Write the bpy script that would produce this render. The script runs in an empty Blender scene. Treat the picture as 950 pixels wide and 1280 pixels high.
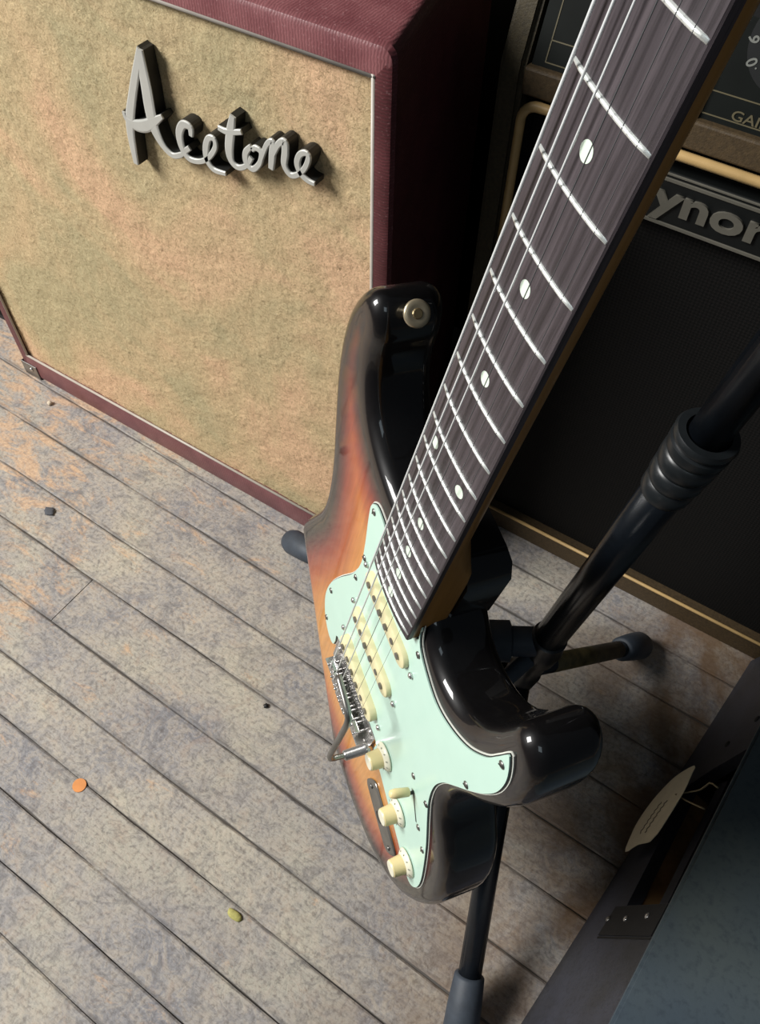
import bpy, bmesh, math, random
import numpy as np
from mathutils import Matrix, Vector, Euler
from mathutils.geometry import delaunay_2d_cdt
random.seed(7)
PI = math.pi
SC = bpy.context.scene
COL = SC.collection
MM = 0.001

# ------------------------------------------------------------------ camera
cam_d = bpy.data.cameras.new('camera')
cam = bpy.data.objects.new('camera', cam_d)
COL.objects.link(cam)
RW = ((0.8395279018149682, 0.5431136499878793, 0.014848072972636933),
      (0.4530178879401844, -0.6846505722701357, -0.5709889553190941),
      (-0.2999461539682947, 0.4860876022766054, -0.8208234570433576))
cm = Matrix(((RW[0][0], -RW[1][0], -RW[2][0], 0), (RW[0][1], -RW[1][1], -RW[2][1], 0),
             (RW[0][2], -RW[1][2], -RW[2][2], 0.93), (0, 0, 0, 1)))
cam.matrix_world = cm
cam_d.sensor_fit = 'AUTO'
cam_d.sensor_width = 36.0
cam_d.lens = 1020.5 * 36 / 1280
cam_d.clip_start = 0.01
SC.camera = cam

# ------------------------------------------------------------------ world, lights, exposure
SC.view_settings.view_transform = 'Standard'
SC.view_settings.look = 'None'
SC.view_settings.gamma = 1
SC.view_settings.exposure = 0.0
w = bpy.data.worlds.new('world'); SC.world = w; w.use_nodes = True
bg = w.node_tree.nodes['Background']
bg.inputs[0].default_value = (0.72, 0.85, 1.0, 1); bg.inputs[1].default_value = 0.045

def area(name, loc, target, sx, sy, power, col):
    l = bpy.data.lights.new(name, 'AREA'); l.shape = 'RECTANGLE'; l.size = sx; l.size_y = sy
    l.energy = power; l.color = col
    o = bpy.data.objects.new(name, l); COL.objects.link(o); o.location = loc
    o.rotation_euler = (Vector(target) - Vector(loc)).to_track_quat('-Z', 'Y').to_euler()
    return o
area('window_light', (-2.35, -1.15, 2.35), (-0.35, 0.25, 0.2), 1.3, 1.3, 178, (1.0, 0.985, 0.955))
area('room_light', (0.9, -1.5, 2.6), (0.0, 0.3, 0.2), 0.8, 0.8, 4.5, (0.78, 0.92, 1.0))

# ------------------------------------------------------------------ material helpers
def rgb(r, g, b):
    f = lambda c: (c / 255 / 12.92) if c / 255 <= 0.04045 else ((c / 255 + 0.055) / 1.055) ** 2.4
    return (f(r), f(g), f(b), 1)
class NT:
    def __init__(s, name):
        s.m = bpy.data.materials.new(name); s.m.use_nodes = True
        s.t = s.m.node_tree; s.b = s.t.nodes['Principled BSDF']
    def n(s, typ, **kw):
        x = s.t.nodes.new(typ)
        for k, v in kw.items():
            if k.startswith('i_'):
                k2 = k[2:]; k2 = int(k2) if k2.isdigit() else k2.replace('_', ' ')
                x.inputs[k2].default_value = v
            else: setattr(x, k, v)
        return x
    def l(s, a, b): s.t.links.new(a, b)
    def coords(s, kind='Object', scale=(1, 1, 1), rot=(0, 0, 0)):
        tc = s.n('ShaderNodeTexCoord'); mp = s.n('ShaderNodeMapping')
        mp.inputs['Scale'].default_value = scale; mp.inputs['Rotation'].default_value = rot
        s.l(tc.outputs[kind], mp.inputs[0]); return mp.outputs[0]
    def noise(s, vec, scale, detail=4, rough=0.6, dist=0.0):
        x = s.n('ShaderNodeTexNoise'); x.inputs['Scale'].default_value = scale
        x.inputs['Detail'].default_value = detail; x.inputs['Roughness'].default_value = rough
        x.inputs['Distortion'].default_value = dist
        if vec is not None: s.l(vec, x.inputs['Vector'])
        return x.outputs['Fac']
    def ramp(s, fac, stops):
        x = s.n('ShaderNodeValToRGB'); e = x.color_ramp.elements
        while len(e) < len(stops): e.new(0.5)
        for i, (p, c) in enumerate(stops): e[i].position = p; e[i].color = c
        s.l(fac, x.inputs[0]); return x.outputs[0]
    def mix(s, fac, a, b, mode='MIX'):
        x = s.n('ShaderNodeMix', data_type='RGBA', blend_type=mode)
        for i, v in ((0, fac), (6, a), (7, b)):
            if isinstance(v, (int, float)): x.inputs[i].default_value = v
            elif isinstance(v, tuple): x.inputs[i].default_value = v
            else: s.l(v, x.inputs[i])
        return x.outputs[2]
    def math(s, op, a, b=0.0):
        x = s.n('ShaderNodeMath', operation=op)
        for i, v in ((0, a), (1, b)):
            if isinstance(v, (int, float)): x.inputs[i].default_value = v
            else: s.l(v, x.inputs[i])
        return x.outputs[0]
    def base(s, c):
        if isinstance(c, tuple): s.b.inputs['Base Color'].default_value = c
        else: s.l(c, s.b.inputs['Base Color'])
    def bump(s, h, strength=0.3, dist=0.001):
        x = s.n('ShaderNodeBump'); x.inputs['Strength'].default_value = strength
        x.inputs['Distance'].default_value = dist; s.l(h, x.inputs['Height'])
        s.l(x.outputs[0], s.b.inputs['Normal'])
    def set(s, **kw):
        for k, v in kw.items(): s.b.inputs[k.replace('_', ' ')].default_value = v
        return s

def plain(name, col, rough=0.5, metal=0.0, var=0.12, nscale=40, coat=0.0, bump=0.0, bscale=300):
    t = NT(name); v = t.coords()
    n = t.noise(v, nscale)
    dark = tuple(c * (1 - var) for c in col[:3]) + (1,); lite = tuple(min(1, c * (1 + var)) for c in col[:3]) + (1,)
    t.base(t.ramp(n, [(0.3, dark), (0.7, lite)]))
    t.set(Roughness=rough, Metallic=metal)
    if coat: t.set(Coat_Weight=coat, Coat_Roughness=0.04)
    if bump: t.bump(t.noise(v, bscale, 3), bump, 0.0006)
    return t.m
M = {}
def mats():
    # worn floor boards
    t = NT('worn_floor_wood'); v = t.coords('Generated')
    tc = t.n('ShaderNodeTexCoord'); g = t.n('ShaderNodeNewGeometry'); oi = t.n('ShaderNodeObjectInfo')
    pos = g.outputs['Position']
    mp = t.n('ShaderNodeMapping'); mp.inputs['Scale'].default_value = (1, 1, 1); t.l(pos, mp.inputs[0])
    mps = t.n('ShaderNodeMapping'); mps.inputs['Scale'].default_value = (1.5, 9, 9); t.l(pos, mps.inputs[0])
    big = t.noise(mp.outputs[0], 7, 5, 0.6, 0.4)
    mid = t.noise(mp.outputs[0], 34, 7, 0.68, 0.9)
    fine = t.noise(mp.outputs[0], 210, 6, 0.7)
    grain = t.noise(mps.outputs[0], 30, 6, 0.65, 0.3)
    c = t.ramp(big, [(0.36, rgb(142, 142, 146)), (0.5, rgb(168, 163, 157)), (0.64, rgb(188, 182, 165))])
    mot = t.noise(mp.outputs[0], 48, 6, 0.7, 2.2); mot2 = t.noise(mp.outputs[0], 26, 7, 0.72, 1.2)
    c = t.mix(t.math('MULTIPLY', t.ramp(mot, [(0.46, (0, 0, 0, 1)), (0.58, (1, 1, 1, 1))]), 0.6), c, rgb(182, 171, 156))
    c = t.mix(t.math('MULTIPLY', t.ramp(mot, [(0.36, (1, 1, 1, 1)), (0.48, (0, 0, 0, 1))]), 0.5), c, rgb(112, 107, 104))
    c = t.mix(t.math('MULTIPLY', t.ramp(mot2, [(0.34, (1, 1, 1, 1)), (0.46, (0, 0, 0, 1))]), 0.5), c, rgb(106, 104, 107))
    c = t.mix(t.math('MULTIPLY', t.ramp(mot2, [(0.56, (0, 0, 0, 1)), (0.66, (1, 1, 1, 1))]), 0.35), c, rgb(168, 144, 126))
    dk = t.ramp(t.noise(mp.outputs[0], 11, 8, 0.75, 1.4), [(0.30, (1, 1, 1, 1)), (0.44, (0, 0, 0, 1))])
    c = t.mix(t.math('MULTIPLY', dk, 0.5), c, rgb(102, 101, 104))
    c = t.mix(t.math('MULTIPLY', t.ramp(fine, [(0.36, (1, 1, 1, 1)), (0.5, (0, 0, 0, 1))]), 0.55), c, rgb(100, 93, 88))
    c = t.mix(t.math('MULTIPLY', t.ramp(grain, [(0.35, (1, 1, 1, 1)), (0.5, (0, 0, 0, 1))]), 0.30), c, rgb(104, 99, 96))
    c = t.mix(t.math('MULTIPLY', t.ramp(fine, [(0.57, (0, 0, 0, 1)), (0.68, (1, 1, 1, 1))]), 0.35), c, rgb(206, 198, 184))
    # bare peach wear, stronger at the far left
    sx = t.n('ShaderNodeSeparateXYZ'); t.l(pos, sx.inputs[0])
    fl = t.n('ShaderNodeMapRange'); t.l(sx.outputs[0], fl.inputs[0])
    fl.inputs[1].default_value = -0.35; fl.inputs[2].default_value = -0.85; fl.inputs[3].default_value = -0.04; fl.inputs[4].default_value = 0.10
    mpw = t.n('ShaderNodeMapping'); mpw.inputs['Scale'].default_value = (6, 15, 9); t.l(pos, mpw.inputs[0])
    wn = t.noise(mpw.outputs[0], 2.2, 9, 0.78, 0.5)
    wsum = t.math('ADD', wn, fl.outputs[0])
    wear = t.ramp(wsum, [(0.565, (0, 0, 0, 1)), (0.66, (1, 1, 1, 1))])
    c = t.mix(t.math('MULTIPLY', wear, 0.75), c, t.ramp(fine, [(0.3, rgb(176, 142, 116)), (0.6, rgb(216, 180, 142))]))
    # ground-in dirt along the edges of each board
    sg = t.n('ShaderNodeSeparateXYZ'); t.l(v, sg.inputs[0])
    ed = t.math('ABSOLUTE', t.math('SUBTRACT', t.math('MULTIPLY', sg.outputs[1], 2.0), 1.0))
    ed = t.math('ADD', ed, t.math('MULTIPLY', t.math('SUBTRACT', t.noise(mps.outputs[0], 16, 6, 0.7, 0.5), 0.5), 0.75))
    c = t.mix(t.math('MULTIPLY', t.ramp(ed, [(0.84, (0, 0, 0, 1)), (1.1, (1, 1, 1, 1))]), 0.7), c, rgb(92, 89, 88))
    pv = t.ramp(oi.outputs['Random'], [(0.0, (0.88, 0.88, 0.90, 1)), (1.0, (1.0, 0.99, 0.97, 1))])
    c = t.mix(1.0, c, pv, 'MULTIPLY')
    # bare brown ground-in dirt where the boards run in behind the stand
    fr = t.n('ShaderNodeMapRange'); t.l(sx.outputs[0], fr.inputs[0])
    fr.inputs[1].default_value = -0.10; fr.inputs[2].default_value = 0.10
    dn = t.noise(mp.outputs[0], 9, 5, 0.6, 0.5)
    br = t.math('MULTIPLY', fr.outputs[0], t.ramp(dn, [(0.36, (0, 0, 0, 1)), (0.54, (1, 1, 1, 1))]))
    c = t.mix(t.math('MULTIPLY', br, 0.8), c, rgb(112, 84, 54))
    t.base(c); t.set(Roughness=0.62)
    t.b.inputs['Specular IOR Level'].default_value = 0.35
    h = t.math('ADD', t.math('MULTIPLY', mot, 0.6), t.math('MULTIPLY', fine, 0.5))
    h = t.math('ADD', h, t.math('MULTIPLY', grain, 0.6))
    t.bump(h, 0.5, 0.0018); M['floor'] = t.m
    M['gap'] = plain('floor_gap_dirt', rgb(88, 83, 78), 0.9, bump=0.4)
    # burgundy ribbed vinyl
    def vinyl(name, c1, c2, ax):
        t = NT(name); v = t.coords('Object', (1, 1, 1))
        n = t.noise(v, 30, 4)
        wv = t.n('ShaderNodeTexWave', wave_type='BANDS', bands_direction=ax); t.l(v, wv.inputs[0])
        wv.inputs['Scale'].default_value = 120; wv.inputs['Distortion'].default_value = 3.5; wv.inputs['Detail'].default_value = 3
        wv.inputs['Detail Scale'].default_value = 2
        c = t.ramp(n, [(0.3, c1), (0.7, c2)])
        c = t.mix(t.math('MULTIPLY', wv.outputs['Fac'], 0.35), c, tuple(x * 0.45 for x in c1[:3]) + (1,))
        fl = t.noise(v, 420, 2)
        c = t.mix(t.math('MULTIPLY', t.ramp(fl, [(0.60, (0, 0, 0, 1)), (0.72, (1, 1, 1, 1))]), 0.25), c, rgb(190, 150, 150))
        t.base(c); t.set(Roughness=0.42); t.bump(t.math('ADD', wv.outputs['Fac'], t.math('MULTIPLY', fl, 0.5)), 0.30, 0.0004); return t.m
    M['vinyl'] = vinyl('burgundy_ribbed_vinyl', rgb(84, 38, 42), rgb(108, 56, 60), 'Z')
    M['vinyl_x'] = vinyl('burgundy_ribbed_vinyl_top', rgb(112, 62, 66), rgb(144, 92, 94), 'X')  # paler copy of the vinyl: bright sheen on the top put into the colour
    # grille cloth
    t = NT('tan_grille_cloth'); v = t.coords()
    big = t.noise(v, 5.5, 4, 0.55, 0.6)
    c = t.ramp(big, [(0.38, rgb(192, 178, 138)), (0.5, rgb(212, 186, 144)), (0.62, rgb(228, 188, 150))])
    n1 = t.noise(v, 480, 5, 0.8, 0.6); n2 = t.noise(v, 120, 6, 0.8, 0.5)
    c = t.mix(t.math('MULTIPLY', t.ramp(n1, [(0.36, (1, 1, 1, 1)), (0.52, (0, 0, 0, 1))]), 0.75), c, rgb(146, 122, 84))
    c = t.mix(t.math('MULTIPLY', t.ramp(n1, [(0.55, (0, 0, 0, 1)), (0.68, (1, 1, 1, 1))]), 0.6), c, rgb(232, 208, 160))
    c = t.mix(t.math('MULTIPLY', t.ramp(n2, [(0.60, (0, 0, 0, 1)), (0.74, (1, 1, 1, 1))]), 0.55), c, rgb(222, 208, 176))
    t.base(c); t.set(Roughness=0.85)
    t.bump(t.math('ADD', n1, t.math('MULTIPLY', n2, 1.0)), 0.8, 0.0018); M['cloth'] = t.m
    # black woven grille
    t = NT('black_grille_cloth'); v = t.coords('Object', (1, 1, 1))
    br = t.n('ShaderNodeTexChecker'); br.inputs['Scale'].default_value = 420
    mp = t.n('ShaderNodeMapping'); mp.inputs['Rotation'].default_value = (0, PI / 4, 0); t.l(v, mp.inputs[0]); t.l(mp.outputs[0], br.inputs[0])
    n1 = t.noise(v, 500, 3)
    c = t.mix(br.outputs['Fac'], rgb(6, 6, 5), rgb(19, 17, 16))
    t.base(c); t.set(Roughness=0.8); t.b.inputs['Specular IOR Level'].default_value = 0.2; t.bump(t.math('ADD', br.outputs['Fac'], n1), 0.6, 0.0006); M['blackcloth'] = t.m
    M['piping'] = plain('grey_white_piping', rgb(176, 168, 158), 0.4, var=0.1)
    M['cream_piping'] = plain('cream_piping', rgb(190, 158, 106), 0.45, var=0.12)
    M['olive'] = plain('dark_olive_tolex', rgb(60, 52, 34), 0.6, var=0.3, nscale=300, bump=0.5, bscale=700)
    M['brown'] = plain('brown_tolex', rgb(70, 56, 36), 0.6, var=0.3, nscale=300, bump=0.5, bscale=700)
    M['black'] = plain('black_enamel', rgb(14, 14, 15), 0.32, var=0.2)
    M['blackmatte'] = plain('matt_black', rgb(18, 18, 19), 0.6, var=0.3, bump=0.3)
    M['pole'] = plain('black_stand_tube', rgb(15, 19, 24), 0.26, var=0.3, nscale=60, bump=0.04)
    M['plasticgrey'] = plain('black_ribbed_plastic', rgb(26, 29, 31), 0.36, var=0.25)
    M['rubber'] = plain('dark_rubber', rgb(54, 61, 70), 0.6, var=0.25, bump=0.2)
    M['yellow'] = plain('worn_yellow_label', rgb(78, 68, 40), 0.6, var=0.5, nscale=90)
    M['chrome'] = plain('worn_chrome', rgb(196, 194, 192), 0.22, 0.85, var=0.15)
    M['steel'] = plain('dull_steel', rgb(140, 138, 134), 0.34, 0.85, var=0.2)
    M['darkchrome'] = plain('shaded_chrome_cup', rgb(60, 64, 72), 0.12, 1.0, var=0.1)
    M['brasschrome'] = plain('tarnished_nickel', rgb(206, 190, 160), 0.34, 0.7, var=0.2)
    M['fret'] = plain('nickel_fret_wire', rgb(236, 240, 236), 0.36, 0.55, var=0.05)
    M['screwbrass'] = plain('tarnished_screw', rgb(150, 132, 98), 0.4, 0.7, var=0.2)
    M['string'] = plain('wound_string_steel', rgb(228, 230, 230), 0.45, 0.3, var=0.1)
    M['plainstring'] = plain('plain_string_steel', rgb(96, 98, 100), 0.45, 0.5, var=0.1)
    M['badge'] = plain('satin_silver_badge', rgb(184, 184, 178), 0.45, 0.15, var=0.06)
    M['badge_side'] = plain('badge_black_edge', rgb(28, 28, 26), 0.5)
    M['mint'] = plain('mint_green_plastic', rgb(194, 226, 211), 0.30, var=0.02, coat=0.2)
    M['white'] = plain('white_ply', rgb(226, 228, 218), 0.35, var=0.03)
    M['blackply'] = plain('black_ply', rgb(16, 18, 18), 0.4)
    M['cream'] = plain('aged_cream_plastic', rgb(224, 214, 170), 0.36, var=0.04)
    M['creamtop'] = plain('aged_white_plastic', rgb(226, 222, 200), 0.36, var=0.03)
    M['tan'] = plain('amber_aged_plastic', rgb(226, 206, 154), 0.36, var=0.06)
    M['dot'] = plain('pale_green_inlay', rgb(214, 228, 212), 0.4, var=0.06)
    M['ink'] = plain('faded_print', rgb(120, 122, 116), 0.6)
    M['paper'] = plain('aged_paper', rgb(222, 212, 184), 0.8, var=0.07, nscale=60)
    M['twine'] = plain('tan_string', rgb(150, 136, 104), 0.8)
    M['pencil'] = plain('pencil_writing', rgb(112, 104, 86), 0.8)
    M['orange'] = plain('orange_sticker', rgb(214, 140, 76), 0.7, var=0.12)
    M['yellowbit'] = plain('yellow_green_scrap', rgb(170, 164, 96), 0.8, var=0.2, nscale=300)
    M['whitebit'] = plain('pale_crumb', rgb(200, 186, 164), 0.8, var=0.1, nscale=300)
    M['darkbit'] = plain('dark_crumb', rgb(74, 76, 82), 0.8, var=0.1, nscale=300)
    M['goldline'] = plain('gold_panel_line', rgb(84, 76, 52), 0.5)
    M['panel'] = plain('black_control_panel', rgb(15, 18, 16), 0.5, var=0.15)
    M['panel'].node_tree.nodes['Principled BSDF'].inputs['Specular IOR Level'].default_value = 0.12
    M['greyprint'] = plain('grey_print', rgb(112, 114, 108), 0.5)
    M['silverletter'] = plain('aged_silver_letter', rgb(100, 97, 88), 0.45, 0.2)
    # case surfaces
    t = NT('blue_black_case_cover'); v = t.coords()
    n = t.noise(v, 5, 3); f = t.noise(v, 160, 4)
    c = t.ramp(n, [(0.35, rgb(66, 78, 88)), (0.65, rgb(80, 89, 89))])
    c = t.mix(t.math('MULTIPLY', t.ramp(f, [(0.3, (1, 1, 1, 1)), (0.5, (0, 0, 0, 1))]), 0.4), c, rgb(40, 48, 58))
    t.base(c); t.set(Roughness=0.62); t.bump(f, 0.25, 0.0006); M['lid'] = t.m
    t = NT('scuffed_black_case'); v = t.coords()
    n = t.noise(v, 9, 4); f = t.noise(v, 240, 4)
    c = t.ramp(n, [(0.35, rgb(44, 44, 46)), (0.65, rgb(58, 60, 70))])
    c = t.mix(t.math('MULTIPLY', t.ramp(f, [(0.3, (1, 1, 1, 1)), (0.5, (0, 0, 0, 1))]), 0.4), c, rgb(24, 24, 26))
    t.base(c); t.set(Roughness=0.5); t.bump(f, 0.3, 0.0006); M['case'] = t.m
    M['groove'] = plain('dark_recess_lining', rgb(136, 104, 66), 0.7, var=0.4)
    # rosewood
    t = NT('dark_rosewood'); v = t.coords('Object', (1, 0.02, 1))
    g = t.noise(v, 420, 5, 0.6); g2 = t.noise(t.coords('Object', (1, 0.05, 1)), 1500, 3)
    c = t.ramp(g, [(0.34, rgb(44, 38, 41)), (0.5, rgb(62, 55, 59)), (0.66, rgb(78, 70, 74))])
    c = t.mix(t.math('MULTIPLY', t.ramp(g2, [(0.34, (1, 1, 1, 1)), (0.48, (0, 0, 0, 1))]), 0.4), c, rgb(26, 22, 24))
    t.base(c); t.set(Roughness=0.5); t.bump(g2, 0.3, 0.0003); M['rosewood'] = t.m
    t = NT('amber_maple_neck'); v = t.coords('Object', (1, 0.05, 1))
    c = t.ramp(t.noise(v, 160, 4), [(0.35, rgb(146, 104, 52)), (0.65, rgb(170, 124, 66))])
    t.base(c); t.set(Roughness=0.35); M['maple'] = t.m
    # sunburst
    t = NT('three_tone_sunburst'); at = t.n('ShaderNodeAttribute', attribute_name='burst')
    v = t.coords('Object', (1, 0.06, 1)); gr = t.noise(v, 260, 5, 0.6); bn = t.noise(t.coords(), 26, 3)
    d = t.math('ADD', at.outputs['Fac'], t.math('MULTIPLY', t.math('SUBTRACT', bn, 0.5), 0.05))
    c = t.ramp(d, [(0.0, rgb(12, 11, 12)), (0.19, rgb(22, 14, 14)), (0.30, rgb(88, 30, 22)), (0.40, rgb(136, 54, 34)),
                   (0.58, rgb(176, 88, 42)), (0.80, rgb(208, 134, 60)), (1.0, rgb(216, 150, 74))])
    gm = t.ramp(gr, [(0.35, (0.80, 0.78, 0.74, 1)), (0.6, (1, 1, 1, 1))])
    c = t.mix(1.0, c, gm, 'MULTIPLY')
    t.base(c); t.set(Roughness=0.42, Coat_Weight=0.85, Coat_Roughness=0.04); t.b.inputs['Specular IOR Level'].default_value = 0.22; M['burst'] = t.m
    M['wall'] = plain('dark_wall', rgb(7, 6, 5), 1.0, var=0.3, nscale=6)
    M['wall'].node_tree.nodes['Principled BSDF'].inputs['Specular IOR Level'].default_value = 0.0
mats()

# ------------------------------------------------------------------ object helpers
def obj(name, bm, mat, parent=None, smooth=False, loc=None, rot=None):
    me = bpy.data.meshes.new(name)
    if isinstance(bm, bmesh.types.BMesh):
        bmesh.ops.recalc_face_normals(bm, faces=bm.faces)
        bm.to_mesh(me); bm.free()
    else: me = bm
    for m in (mat if isinstance(mat, (list, tuple)) else [mat]): me.materials.append(m)
    if smooth:
        for p in me.polygons: p.use_smooth = True
    o = bpy.data.objects.new(name, me); COL.objects.link(o)
    if parent: o.parent = parent
    if loc: o.location = loc
    if rot: o.rotation_euler = rot
    return o
def sharp(o, deg=35):
    a = math.radians(deg); me = o.data; bm = bmesh.new(); bm.from_mesh(me)
    for f in bm.faces: f.smooth = True
    for e in bm.edges:
        if len(e.link_faces) == 2 and e.calc_face_angle(0) > a: e.smooth = False
    bm.to_mesh(me); bm.free(); return o
def tag(o, label=None, cat=None, group=None, kind=None):
    if label: o['label'] = label
    if cat: o['category'] = cat
    if group: o['group'] = group
    if kind: o['kind'] = kind
    return o
def empty(name, loc=(0, 0, 0), mat=None, parent=None):
    o = bpy.data.objects.new(name, None); COL.objects.link(o); o.empty_display_size = 0.02
    if mat is not None: o.matrix_world = mat
    else: o.location = loc
    if parent: o.parent = parent
    return o
def box(bm, x0, x1, y0, y1, z0, z1, bev=0.0, seg=2, mi=0):
    vs = [bm.verts.new(p) for p in ((x0, y0, z0), (x1, y0, z0), (x1, y1, z0), (x0, y1, z0), (x0, y0, z1), (x1, y0, z1), (x1, y1, z1), (x0, y1, z1))]
    fs = [bm.faces.new([vs[i] for i in f]) for f in ((3, 2, 1, 0), (4, 5, 6, 7), (0, 1, 5, 4), (1, 2, 6, 5), (2, 3, 7, 6), (3, 0, 4, 7))]
    for f in fs: f.material_index = mi
    if bev:
        es = list({e for f in fs for e in f.edges})
        bmesh.ops.bevel(bm, geom=es, offset=bev, segments=seg, affect='EDGES', profile=0.5)
    return bm
def B(*a, **k): return box(bmesh.new(), *a, **k)
def tube(pts, r, n=12, bm=None, cap=True):
    """tube through points with radius r (number or list)"""
    bm = bm or bmesh.new(); pts = [Vector(p) for p in pts]
    rs = r if isinstance(r, (list, tuple)) else [r] * len(pts)
    rings = []; prev = None
    for i, p in enumerate(pts):
        a = pts[max(i - 1, 0)]; b = pts[min(i + 1, len(pts) - 1)]
        d = (b - a).normalized()
        if prev is None: u = d.orthogonal().normalized()
        else: u = (prev - d * prev.dot(d)).normalized()
        prev = u; v = d.cross(u)
        rings.append([bm.verts.new(p + (u * math.cos(2 * PI * k / n) + v * math.sin(2 * PI * k / n)) * rs[i]) for k in range(n)])
    for a, b in zip(rings, rings[1:]):
        for k in range(n): bm.faces.new((a[k], a[(k + 1) % n], b[(k + 1) % n], b[k]))
    if cap: bm.faces.new(rings[0][::-1]); bm.faces.new(rings[-1])
    return bm
def lathe(prof, origin=(0, 0, 0), axis=(0, 0, 1), n=24, bm=None):
    """prof: (height along axis, radius)"""
    bm = bm or bmesh.new(); ax = Vector(axis).normalized(); u = ax.orthogonal().normalized(); v = ax.cross(u); o = Vector(origin)
    rings = [[bm.verts.new(o + ax * h + (u * math.cos(2 * PI * k / n) + v * math.sin(2 * PI * k / n)) * max(r, 1e-5)) for k in range(n)] for h, r in prof]
    for a, b in zip(rings, rings[1:]):
        for k in range(n): bm.faces.new((a[k], a[(k + 1) % n], b[(k + 1) % n], b[k]))
    bm.faces.new(rings[0][::-1]); bm.faces.new(rings[-1]); return bm
def prism(poly, z0, z1, bm=None, fn=lambda x, y, z: (x, y, z), mi=0, mi_side=None):
    bm = bm or bmesh.new()
    lo = [bm.verts.new(fn(x, y, z0)) for x, y in poly]; hi = [bm.verts.new(fn(x, y, z1)) for x, y in poly]
    n = len(poly); f1 = bm.faces.new(hi); f1.material_index = mi
    f2 = bm.faces.new(lo[::-1]); f2.material_index = mi if mi_side is None else mi_side
    for i in range(n):
        f = bm.faces.new((lo[i], lo[(i + 1) % n], hi[(i + 1) % n], hi[i])); f.material_index = mi if mi_side is None else mi_side
    bmesh.ops.triangulate(bm, faces=[f1, f2]); return bm
def cprism(poly, z0, z1, bm=None, fn=lambda x, y, z: mmv((x, y, z))):
    bm = bm or bmesh.new(); n = len(poly)
    lo = [bm.verts.new(fn(x, y, z0)) for x, y in poly]; hi = [bm.verts.new(fn(x, y, z1)) for x, y in poly]
    for i in range(n): bm.faces.new((lo[i], lo[(i + 1) % n], hi[(i + 1) % n], hi[i]))
    res = delaunay_2d_cdt([Vector((float(x), float(y))) for x, y in poly], [(i, (i + 1) % n) for i in range(n)], [], 1, 1e-6)
    for ring, z in ((lo, z0), (hi, z1)):
        vs = [ring[o[0]] if o else bm.verts.new(fn(v.x, v.y, z)) for v, o in zip(res[0], res[3])]
        for f in res[2]:
            try: bm.faces.new([vs[i] for i in f])
            except ValueError: pass
    return bm
def catmull(P, step=3.0, closed=True):
    out = []; n = len(P)
    rng = range(n) if closed else range(n - 1)
    for i in rng:
        if closed: p0, p1, p2, p3 = P[i - 1], P[i], P[(i + 1) % n], P[(i + 2) % n]
        else: p0, p1, p2, p3 = P[max(i - 1, 0)], P[i], P[i + 1], P[min(i + 2, n - 1)]
        p0, p1, p2, p3 = map(np.array, (p0, p1, p2, p3))
        k = max(1, int(np.linalg.norm((p2 - p1)[:2]) / step))
        for j in range(k):
            t = j / k
            out.append(0.5 * ((2 * p1) + (-p0 + p2) * t + (2 * p0 - 5 * p1 + 4 * p2 - p3) * t * t + (-p0 + 3 * p1 - 3 * p2 + p3) * t ** 3))
    if not closed: out.append(np.array(P[-1], float))
    return np.array(out, float)
def offset(P, d):
    """inset a clockwise/ccw closed outline by d (positive = inward)"""
    T = np.roll(P, -1, 0) - np.roll(P, 1, 0); T /= np.linalg.norm(T, axis=1)[:, None] + 1e-9
    N = np.c_[-T[:, 1], T[:, 0]]
    A = 0.5 * np.sum(P[:, 0] * np.roll(P[:, 1], -1) - np.roll(P[:, 0], -1) * P[:, 1])
    return P + N * d * (1 if A > 0 else -1)
def dist_to(P, Q):
    """distance of points Q to closed polyline P"""
    A = P; Bp = np.roll(P, -1, 0); D = Bp - A; L = (D ** 2).sum(1) + 1e-9
    out = np.full(len(Q), 1e9)
    for a, d, l in zip(A, D, L):
        t = np.clip(((Q - a) @ d) / l, 0, 1); r = np.linalg.norm(Q - (a + t[:, None] * d), axis=1); out = np.minimum(out, r)
    return out
def inside(P, Q):
    c = np.zeros(len(Q), bool); j = len(P) - 1
    for i in range(len(P)):
        xi, yi = P[i]; xj, yj = P[j]
        m = ((yi > Q[:, 1]) != (yj > Q[:, 1])) & (Q[:, 0] < (xj - xi) * (Q[:, 1] - yi) / (yj - yi + 1e-12) + xi)
        c ^= m; j = i
    return c
def text(name, body, size, mat, parent, loc, rot, depth=0.001, bold=0.0, sx=1.0, shear=0.0, align='LEFT'):
    cu = bpy.data.curves.new(name, 'FONT'); cu.body = body; cu.size = size; cu.extrude = depth; cu.offset = bold
    cu.shear = shear; cu.align_x = align; cu.resolution_u = 4
    o = bpy.data.objects.new(name, cu); COL.objects.link(o)
    dg = bpy.context.evaluated_depsgraph_get(); dg.update()
    me = bpy.data.meshes.new_from_object(o.evaluated_get(dg)); me.name = name
    bpy.data.objects.remove(o); me.materials.clear(); me.materials.append(mat)
    o = bpy.data.objects.new(name, me); COL.objects.link(o); o.parent = parent
    o.location = loc; o.rotation_euler = rot; o.scale = (sx, 1, 1)
    return o

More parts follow.
